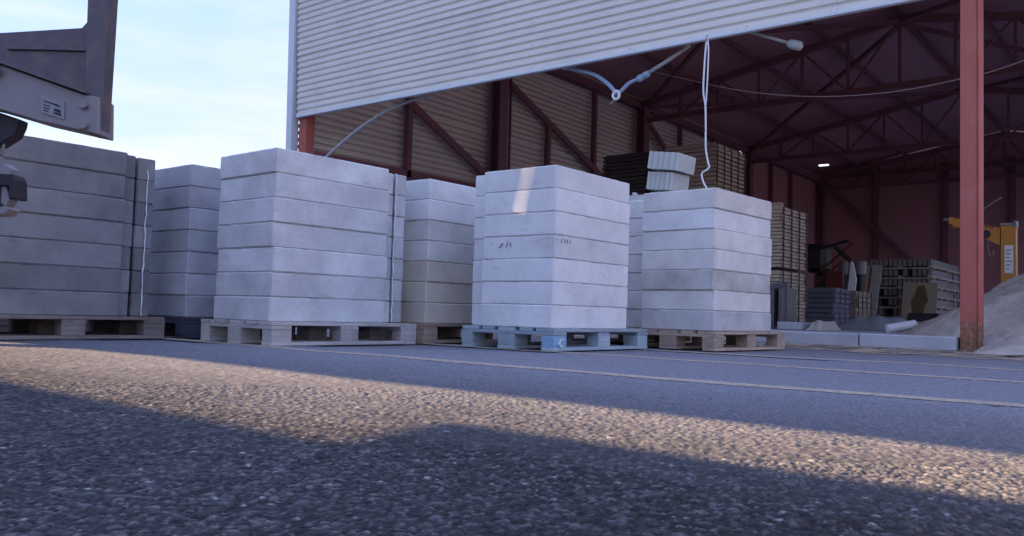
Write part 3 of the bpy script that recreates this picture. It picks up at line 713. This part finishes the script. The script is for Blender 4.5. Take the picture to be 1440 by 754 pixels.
# bricks drying on boards: six tiers
bx0, bx1, by0, by1 = -6.42, -4.90, 23.2, 26.6
tierz = FZ
for k in range(7):
    tt = thing('brick_tier', f'grey bricks on boards, {ORD[k].replace("layer", "tier")}, in the brick stack behind the post', 'brick tier', ((bx0+bx1)/2, (by0+by1)/2, tierz), random.uniform(-.004, .004), 'tiers of the brick stack')
    hx_, hy_ = (bx1-bx0)/2, (by1-by0)/2
    for q in range(5):
        yq = -hy_+.12+q*(2*hy_-.24)/4
        put('board', mbox(2*hx_+.08, .22, .045, 'wood_brown', .004), tt, (0, yq, .0235))
    for q in (-1, 0, 1): put('bearer', mbox(2*hy_, .10, .035, 'wood_grey', .004), tt, (q*(hx_-.06), 0, .064), (0, 0, math.pi/2))
    if k != 6 or True:
        mb = MB(); nb = 13; zq = .082
        for q in range(nb):
            if random.random() < .12 and k < 6: continue
            x_ = -hx_+.02+q*(2*hx_-.02)/nb
            mb.box((x_, -hy_+.05, zq), (x_+.085, -hy_+.30, zq+.165)); mb.box((x_, -hy_+.34, zq), (x_+.085, hy_*.1, zq+.165))
        nb2 = 18
        for q in range(nb2):
            y_ = -hy_+.36+q*(2*hy_-.4)/nb2
            if random.random() < .15: continue
            mb.box((hx_-.26, y_+.004, zq), (hx_-.03, y_+.13, zq+.163))
        o = mb.build('brick', 'brick_grey', tt); o['kind'] = 'stuff'
    tierz += .252 if k < 6 else 0
def lean_plank(label, x, wd, z1, y0, mat, tilt=.16, rx=0.):
    return tag(put('leaning_plank', mbox(wd, .045, z1, mat, .004), None, (x, y0-math.sin(tilt)*z1/2, FZ+math.cos(tilt)*z1/2+.01), (-tilt, rx, 0)), label, 'plank', 'planks leaning on the brick stack')
lean_plank('left one of two planks leaning against the brick stack', -6.52, .25, 1.62, 23.0, 'wood_brown', rx=.08)
lean_plank('right one of two planks leaning against the brick stack', -6.21, .24, 1.62, 23.0, 'wood_grey', rx=.08)
ps = thing('plywood_sheet', 'pale plywood sheet with a brown stain leaning on the brick stack', 'board', (-5.12, 22.95, FZ), 0)
sh = put('sheet', mbox(.80, .03, 1.15, 'wood_ply', .003), ps, (0, -.10, .58), (-.12, .03, 0))
mb = MB(); mb.prism([(-.14, -.45), (.10, -.45), (.12, -.05), (.20, .12), (.15, .34), (.10, .5), (-.06, .5), (-.10, .3), (-.20, .1), (-.16, -.15)], -.0175, -.0152); mb.build('stain', 'stain', sh)
mat_ = tag(box('rubber_mat_pile', (-4.02, 17.0, FZ), (-3.25, 17.9, .45), 'black_steel', bev=.03), 'dark flat crate beside the plywood sheet', 'crate')
mat_.name = 'dark_crate'
for k, zz in enumerate((.20, .31)): put('slat', mbox(.78, .012, .05, 'machine_dark', .003), mat_, (0, -.458, zz-.29))
# old machine in the gloom
mc = thing('old_machine', 'dark machine with a red lever deep in the hall', 'machine', (-6.45, 20.4, FZ))
def mp_(name, lo, hi, mat, bev=.02): return box(name, lo, hi, mat, mc, bev)
mp_('base_frame', (-.55, -.3, 0), (.5, .4, .5), 'machine_dark'); mp_('motor_housing', (-.35, -.35, .5), (.15, .3, 1.25), 'machine_dark', .08)
mp_('hopper', (-.6, -.3, 1.27), (-.1, .3, 1.95), 'machine_dark', .1); mp_('guard', (-.05, -.37, .9), (.35, -.32, 1.3), 'machine_red', .02)
for i, (p, q, r, ma) in enumerate((((-.2, -.3, 1.3), (.55, -.3, 1.95), .03, 'machine_red'), ((-.3, -.35, 1.0), (.3, -.35, 1.5), .03, 'machine_red'), ((.1, -.3, 1.9), (.5, -.3, 1.5), .05, 'machine_dark'), ((-.5, -.3, 1.75), (.45, -.3, 2.0), .035, 'machine_dark'), ((.25, 0, .4), (.45, 0, 1.2), .05, 'machine_dark'))):
    mb = MB(); mb.tube([p, q], r, 8); mb.build('lever', ma, mc)
for k, x in enumerate((-6.55, -6.18)):
    cn = thing('steel_drum', ('left' if k == 0 else 'right')+' grey drum on the machine platform behind the planks', 'drum', (x, 21.6, FZ), 0, 'drums behind the planks')
    mb = MB(); mb.tube([(0, 0, 0), (0, 0, .03), (0, 0, 1.28)], .10, 12); mb.build('support', 'machine_dark', cn, smooth=False)
    mb = MB(); mb.tube([(0, 0, 1.281), (0, 0, 1.30), (0, 0, 1.60), (0, 0, 1.62)], [.13, .15, .15, .13], 16); mb.build('drum_body', 'mid_steel', cn)
mb = MB(); mb.prism([(-.10, 0), (.06, 0), (.09, .25), (.02, .62), (-.03, .66), (-.06, .3)], 0, .05); tag(mb.build('pale_sheet', 'foil', None, loc=(-5.75, 19.5, .95)), 'torn pale plastic sheet hanging on the machine', 'sheet')
# yellow crane
cr = thing('yellow_jib_crane', 'yellow jib crane with a white plate behind the sand pile', 'crane', (-1.80, 13.0, FZ))
def cp_(name, mb, mat, bev=.004, parent=None): return mb.build(name, mat, parent or cr, bev=bev)
mb = MB(); mb.box((-.09, -.08, 0), (.085, .08, 1.465)); cm = cp_('mast', mb, 'yellow')
mb = MB(); mb.box((-.10, -.09, 1.465), (.08, .09, 1.50)); mb.box((.06, -.09, 1.44), (.095, .09, 1.53)); cp_('mast_cap', mb, 'mid_steel')
mb = MB(); mb.prism([(-.10, 1.44), (-.72, 1.62), (-.73, 1.53), (-.10, 1.20)], -.06, .06); ar = cp_('arm', mb, 'yellow')
mb = MB(); mb.tube([(-.73, 0, 1.585), (-.80, 0, 1.592)], .02, 8); mb.build('arm_tip', 'mid_steel', ar)
mb = MB(); mb.tube([(-.27, -.075, 1.36), (-.27, .075, 1.36)], .06, 10); mb.build('pulley', 'black_steel', ar)
mb = MB(); mb.box((-.68, -.04, 1.47), (-.55, .04, 1.535)); mb.build('trolley', 'yellow', ar)
mb = MB(); mb.box((-.045, -.086, .83), (.055, -.081, 1.20)); pl = cp_('plate', mb, 'white_plate', 0)
mb = MB()
for k in range(6): mb.box((-.03, -.0885, .88+k*.05), (.01+.03*((k*7) % 3)/2, -.0865, .895+k*.05))
o = mb.build('print', 'grey_label', pl); o['kind'] = 'stuff'
mb = MB()
for k in range(5):
    x_ = -.34+k*.035; z_ = 1.50-(x_+.10)*.29-.10
    mb.box((x_, -.0635, z_), (x_+.02, -.0608, z_+.032))
o = mb.build('print', 'black_steel', ar); o['kind'] = 'stuff'
mb = MB(); mb.tube([(-.36, 0, 1.68), (-.09, 0, 1.86)], .013, 6); mb.tube([(-.36, 0, 1.68), (-.42, 0, 1.50)], .010, 6); cp_('stay_rod', mb, 'mid_steel', 0)
mb = MB(); mb.tube(spline([(-.24, 0, 1.30), (-.25, 0, 1.15), (-.22, 0, 1.06), (-.19, 0, 1.08), (-.19, 0, 1.14)]), .010, 6); cp_('hook', mb, 'mid_steel', 0)
# sand pile
cx0, cy0, RR, SL = .6, 11.5, 3.15, .60
nr, na = 60, 150; vv = [(cx0, cy0, FZ+SL*RR*.93)]; ff = []; clamp_ = [False]
for i in range(1, nr+1):
    r_ = RR*1.2*i/nr
    for j in range(na):
        a = 2*math.pi*j/na; x = cx0+r_*math.cos(a); y = cy0+r_*math.sin(a)
        lump = .11*math.sin(3*a+r_*1.1)+.06*math.sin(7*a-r_*2.3)+.03*math.sin(13*a+5*r_)
        z = SL*(RR*(1+.06*math.sin(2*a+1)+.04*math.sin(5*a))-r_)+lump*(r_/RR)*(1-r_/RR*.6)+random.uniform(-.03, .03)
        z = SL*RR*.93-(SL*RR*.93-z)*(1 if r_ > .5 else r_/.5*.6+.4)
        if y < 8.75: zf = .0+.128*max(0, (y-8.3)/.45)
        else: zf = FZ
        vv.append((x, y, max(zf-.03, z+FZ*.9))); clamp_.append(z+FZ*.9 < zf-.03)
for j in range(na): ff.append((0, 1+j, 1+(j+1) % na))
for i in range(nr-1):
    for j in range(na):
        a = 1+i*na+j; b_ = 1+i*na+(j+1) % na
        if not all(clamp_[q_] for q_ in (a, a+na, b_+na, b_)): ff.append((a, a+na, b_+na, b_))
sp_ = thing('sand_pile', 'pale heap of sand behind the red post', 'sand pile', (0, 0, 0))
put('heap', mesh('heap', vv, ff, 'sand', True), sp_)
vs_ = []; fs_ = []; nx_, ny_ = 70, 34
for i in range(nx_+1):
    for j in range(ny_+1):
        x = -1.40+3.3*i/nx_; y = 7.95+1.6*j/ny_+.10*math.sin(x*4)*(1-j/ny_)
        e = max(0, min(1, (y-8.0-.12*math.sin(x*3.1))/.62)); g_ = max(0, min(1, (x+1.41)/.25))
        vs_.append((x, y, .006+(.005+.155*e**.8*(.4+.6*g_))*(1+.10*math.sin(x*9+y*7)*e)+random.uniform(0, .008)*e))
for i in range(nx_):
    for j in range(ny_): a = i*(ny_+1)+j; fs_.append((a, a+ny_+1, a+ny_+2, a+1))
put('spill', mesh('spill', vs_, fs_, 'sand', True), sp_)
ico = bmesh.new(); bmesh.ops.create_icosphere(ico, subdivisions=2, radius=1)
for v_ in ico.verts: v_.co *= 1+random.uniform(-.18, .18)
cl_me = bpy.data.meshes.new('clod'); ico.to_mesh(cl_me); ico.free(); cl_me.materials.append(MATS['sand'])
for k in range(46):
    a = random.uniform(math.pi*.85, math.pi*1.55); r_ = random.uniform(1.2, 3.2)
    x = cx0+r_*math.cos(a); y = cy0+r_*math.sin(a)
    z = max(FZ if y > 8.7 else .02, FZ+SL*(RR-r_)); s_ = random.choice([.02, .03, .03, .045, .07])
    o = put('clod', cl_me, sp_, (x, y, z), (random.uniform(0, 3), random.uniform(0, 3), random.uniform(0, 3))); o.scale = (s_*1.3, s_, s_*.7)
# tarp, pipe, sack, offcut
def sheet_heap(name, label, cat, x0, x1, y0, y1, hfun, mat, n=30):
    vv = []; ff = []
    for i in range(n+1):
        for j in range(n+1):
            u, w_ = i/n, j/n; e = min(1, 6*min(u, 1-u, w_, 1-w_))
            wob = .04*math.sin(w_*9+u*3)*(1 if u in (0, 1) else .5)
            vv.append((x0+(x1-x0)*u+wob, y0+(y1-y0)*w_+.05*math.sin(u*8), FZ+.004+max(0, hfun(u, w_))*e))
    for i in range(n):
        for j in range(n): a = i*(n+1)+j; ff.append((a, a+n+1, a+n+2, a+1))
    return tag(put(name, mesh(name, vv, ff, mat, True)), label, cat)
sheet_heap('grey_tarp', 'grey tarp heaped on the hall floor before the planks', 'tarp', -4.25, -2.95, 13.2, 15.2, lambda u, w_: .06+.16*max(0, math.sin(u*2.6+.3))*(.7+.3*math.sin(w_*6))+.02*math.sin(u*25+w_*11), 'tarp')
mb = MB(); mb.tube([(-2.80, 10.9, FZ+.055), (-2.53, 11.1, FZ+.12)], .052, 18); pp = mb.build('plastic_pipe', 'pvc'); tag(pp, 'short white plastic pipe lying at the toe of the sand', 'pipe')
mb = MB(); mb.tube([(-2.532, 11.0985, FZ+.1195), (-2.526, 11.103, FZ+.121)], .041, 16); mb.build('pipe_mouth', 'machine_dark', pp)
sheet_heap('cement_sack', 'crumpled beige sack on the kerb beside the pale offcut', 'sack', -3.82, -3.50, 10.9, 11.5, lambda u, w_: .05+.07*math.sin(u*3.1)**.4*math.sin(w_*3.1)**.4+.02*math.sin(u*11+3*w_)*math.sin(w_*9), 'sack', 18)
tag(box('concrete_offcut', (-4.16, 10.9, FZ+.001), (-3.84, 11.4, .232), 'concrete_kerb', bev=.01), 'pale concrete offcut left of the beige sack', 'offcut')
mb = MB(); mb.box((-4.42, 11.3, FZ+.001), (-4.36, 11.9, .75)); mb.box((-4.30, 11.3, .05+FZ), (-4.27, 11.9, .70)); mb.box((-4.36, 11.3, .70), (-4.18, 11.36, .76)); mb.box((-4.22, 11.3, FZ+.001), (-4.18, 11.36, .70))
tag(mb.build('steel_frame_panel', 'dark_steel', bev=.004), 'dark steel frame standing before the light brown board stack', 'frame')

# ---------------------------------------------------------------- steel lifting attachment, top left
AO = Vector((-math.sin(YAW)*3-1.65*math.cos(YAW), math.cos(YAW)*3-1.65*math.sin(YAW), .5))
at_ = thing('lifting_attachment', 'dark steel lifting attachment with chain and clamp hanging in from the left', 'machine', AO, YAW)
def A(pts): return [(a+1.65, z-.5) for a, z in pts]
def ap(name, poly, d0, d1, mat, parent=None, bev=.003):
    mb = MB(); mb.prism(A(poly), d0-3, d1-3, 1); return mb.build(name, mat, parent or at_, bev=bev)
ap('end_plate', [(-1.530, 1.75), (-1.434, 1.75), (-1.45, 1.333), (-1.4545, .83), (-1.494, .834), (-1.517, .97), (-1.524, 1.33)], 2.945, 3.02, 'dark_steel')
ap('side_plate', [(-3.0, 1.13), (-1.86, 1.222), (-1.596, 1.246), (-1.527, 1.331), (-1.522, .95), (-3.0, .98)], 3.055, 3.075, 'dark_steel', bev=.002)
ap('side_rib', [(-1.86, 1.165), (-1.56, 1.166), (-1.56, 1.158), (-1.86, 1.156)], 3.045, 3.054, 'dark_steel', bev=.002)
bm_ = ap('beam', [(-3.0, 1.30), (-1.852, 1.083), (-1.507, .970), (-1.459, .964), (-1.4535, .83), (-1.669, .873), (-1.842, .919), (-3.0, 1.15)], 2.935, 3.05, 'mid_steel', bev=.004)
ap('beam_flange', [(-3.0, 1.318), (-1.852, 1.094), (-1.500, .979), (-1.500, .971), (-1.852, 1.084), (-3.0, 1.304)], 2.915, 3.052, 'dark_steel', bev=.001)
lbp = ap('label_plate', [(-1.660, .964), (-1.577, .940), (-1.574, .880), (-1.657, .902)], 2.9305, 2.9345, 'grey_label', bm_, bev=0)
mb = MB()
for (a, z, da, dz) in ((-1.648, .945, .05, .004), (-1.648, .932, .022, .003), (-1.648, .922, .022, .003), (-1.648, .912, .018, .003), (-1.61, .905, .024, .006), (-1.61, .918, .022, .010), (-1.61, .932, .02, .004)):
    mb.prism(A([(a, z), (a+da, z-da*.28), (a+da, z-da*.28-dz), (a, z-dz)]), -.0712, -.0698, 1)
o = mb.build('print', 'black_steel', lbp); o['kind'] = 'stuff'
for a, z in ((-1.507, .931), (-1.504, .859)):
    mb = MB(); mb.tube([(a+1.65, -.082, z-.5), (a+1.65, -.066, z-.5)], [.013, .015], 6); mb.build('bolt', 'mid_steel', bm_)
mb = MB(); mb.tube([(-1.857+1.65, -.085, 1.043-.5), (-1.857+1.65, -.03, 1.043-.5)], .045, 20); pn = mb.build('pivot_pin', 'dark_steel', bm_)
mb = MB(); mb.tube([(-1.857+1.65, -.10, 1.043-.5), (-1.857+1.65, -.08, 1.043-.5)], .027, 8); mb.build('nut', 'mid_steel', pn)
mb = MB(); mb.box((-1.83+1.65, -.09, 1.03-.5), (-1.80+1.65, -.08, 1.05-.5)); mb.build('locking_tab', 'mid_steel', pn)
ap('lower_bracket', [(-2.2, .98), (-1.841, .912), (-1.763, .888), (-1.766, .865), (-1.781, .828), (-1.80, .815), (-1.834, .791), (-2.2, .78)], 2.985, 3.045, 'black_steel')
def ring(cx_, cz_, rx_, rz_, tr, d, turn):
    mb = MB(); pts = []
    for k in range(20):
        a = 2*math.pi*k/20; u = rx_*math.cos(a)
        pts.append((cx_+1.65+(u if not turn else u*.3), d-3+(0 if not turn else u), cz_-.5+rz_*math.sin(a)))
    mb.tube(pts, tr, 8, True); return mb.build('chain_link', 'mid_steel', at_, smooth=True)
ring(-1.836, .79, .014, .030, .0055, 3.0, False); ring(-1.836, .752, .012, .024, .005, 3.0, True); ring(-1.838, .735, .012, .02, .005, 3.0, False)
ck = ap('clamp_body', [(-1.95, .735), (-1.80, .728), (-1.776, .708), (-1.776, .685), (-1.95, .69)], 2.97, 3.03, 'mid_steel')
ap('clamp_jaw', [(-1.95, .69), (-1.776, .684), (-1.765, .69), (-1.752, .668), (-1.747, .602), (-1.768, .600), (-1.772, .645), (-1.95, .655)], 2.96, 3.04, 'black_steel')
ap('clamp_arm', [(-1.85, .655), (-1.826, .655), (-1.822, .58), (-1.85, .575)], 2.97, 3.03, 'mid_steel')
ap('clamp_arm', [(-1.806, .652), (-1.79, .652), (-1.772, .60), (-1.785, .575), (-1.805, .585)], 2.975, 3.025, 'mid_steel')
ap('clamp_foot', [(-1.95, .575), (-1.78, .572), (-1.765, .565), (-1.785, .545), (-1.95, .535)], 2.965, 3.035, 'mid_steel')
mb = MB(); mb.bar((-2.9+1.65, .05, .7), (-3.6+1.65, .05, 4.2), .16, .2); mb.build('boom', 'mid_steel', at_)

# crumbs of concrete and grit around the stacks
mb = MB(); rs = random.Random(5)
for k in range(150):
    x = rs.uniform(-6.5, 1.0); y = rs.choice([rs.uniform(2.4, 3.2), rs.uniform(3.2, 6.0), rs.uniform(1.2, 7.0)]); r_ = rs.choice([.003, .003, .004, .004, .006])
    z = float(height(np.array([x]), np.array([y]))[0]); n = len(mb.v)
    for q in range(6):
        d = [(1, 0, 0), (-1, 0, 0), (0, 1, 0), (0, -1, 0), (0, 0, 1), (0, 0, -.4)][q]
        mb.v.append((x+d[0]*r_*rs.uniform(.7, 1.5), y+d[1]*r_*rs.uniform(.7, 1.5), z+d[2]*r_*rs.uniform(.6, 1.1)))
    for a, b_, c_ in ((0, 2, 4), (2, 1, 4), (1, 3, 4), (3, 0, 4), (2, 0, 5), (1, 2, 5), (3, 1, 5), (0, 3, 5)): mb.f.append((n+a, n+b_, n+c_))
tag(mb.build('concrete_crumbs', 'brick_grey'), 'loose concrete crumbs and grit on the asphalt before the stacks', 'grit', kind='stuff')

# ---------------------------------------------------------------- unseen blockers added behind the camera, shaped to shade the yard
YW = -2.5
bw = thing('sun_blocker_wall', 'added unseen wall with a slot, shaped to throw the sunlit strip', 'wall', (-10, YW, 0))  # made up to block the sun and leave one lit strip
def bwp(name, poly, d0, d1, mat):
    mb = MB(); mb.prism([(a+10, z) for a, z in poly], d0, d1, 1); return mb.build(name, mat, bw)
bwp('lower_wall', [(-16, 0), (-3.2, 0), (-3.2, 1.705), (-6.0, 1.711), (-9, 1.746), (-16, 1.74)], -.3, 0, 'bay_concrete')
bwp('shadow_step_slab', [(-6.45, 1.891), (-5.88, 1.714), (-3.2, 1.709), (-3.2, 1.891)], -.12, 0, 'bay_concrete')  # undercut end added to shape the step in the lit strip's edge
# added cladding that blocks the sun, cut around a slit for the streak
def up_panel(poly): return bwp('cladding_sheet', poly, -.02, 0, 'trim')
def zt(x): return 2.42+(x+5.3)*-.348
up_panel([(-14.9, 2.21), (-12.95, 2.21), (-12.95, zt(-12.95)), (-14.9, zt(-14.9))])
up_panel([(-12.949, 2.20), (-11.5, 2.20), (-9.6, 2.215), (-5.0, 2.115), (-5.0, zt(-5.0)), (-12.72, zt(-12.72)), (-12.785, 4.57), (-12.905, 4.10), (-12.949, 4.10)])
up_panel([(-12.949, 4.12), (-12.938, 4.12), (-12.818, 4.57), (-12.758, zt(-12.758)), (-12.949, zt(-12.949))])
for x, zt_ in ((-14.6, 5.3), (-10.9, 4.1), (-5.1, 2.2)):
    mb = MB(); mb.box((x+10-.06, -.28, 0), (x+10+.06, -.021, zt_)); mb.build('steel_post', 'mid_steel', bw)
# unseen tall block added further off to keep sun off the fascia
nb = thing('sun_blocker_hall', 'added unseen tall block beyond the wall, keeping sun off the fascia', 'building', (-29.54, -13.78, 0), math.atan2(.6, .8))
mb = MB(); mb.box((-6, .2, 0), (6, 12.5, 15.5)); mb.build('wall', 'bay_concrete', nb)
mb = MB(); mb.prism([(-6.3, 15.5), (6.3, 15.5), (0, 16.6)], 0, 12.8, 1); mb.build('roof', 'sheet_out', nb)
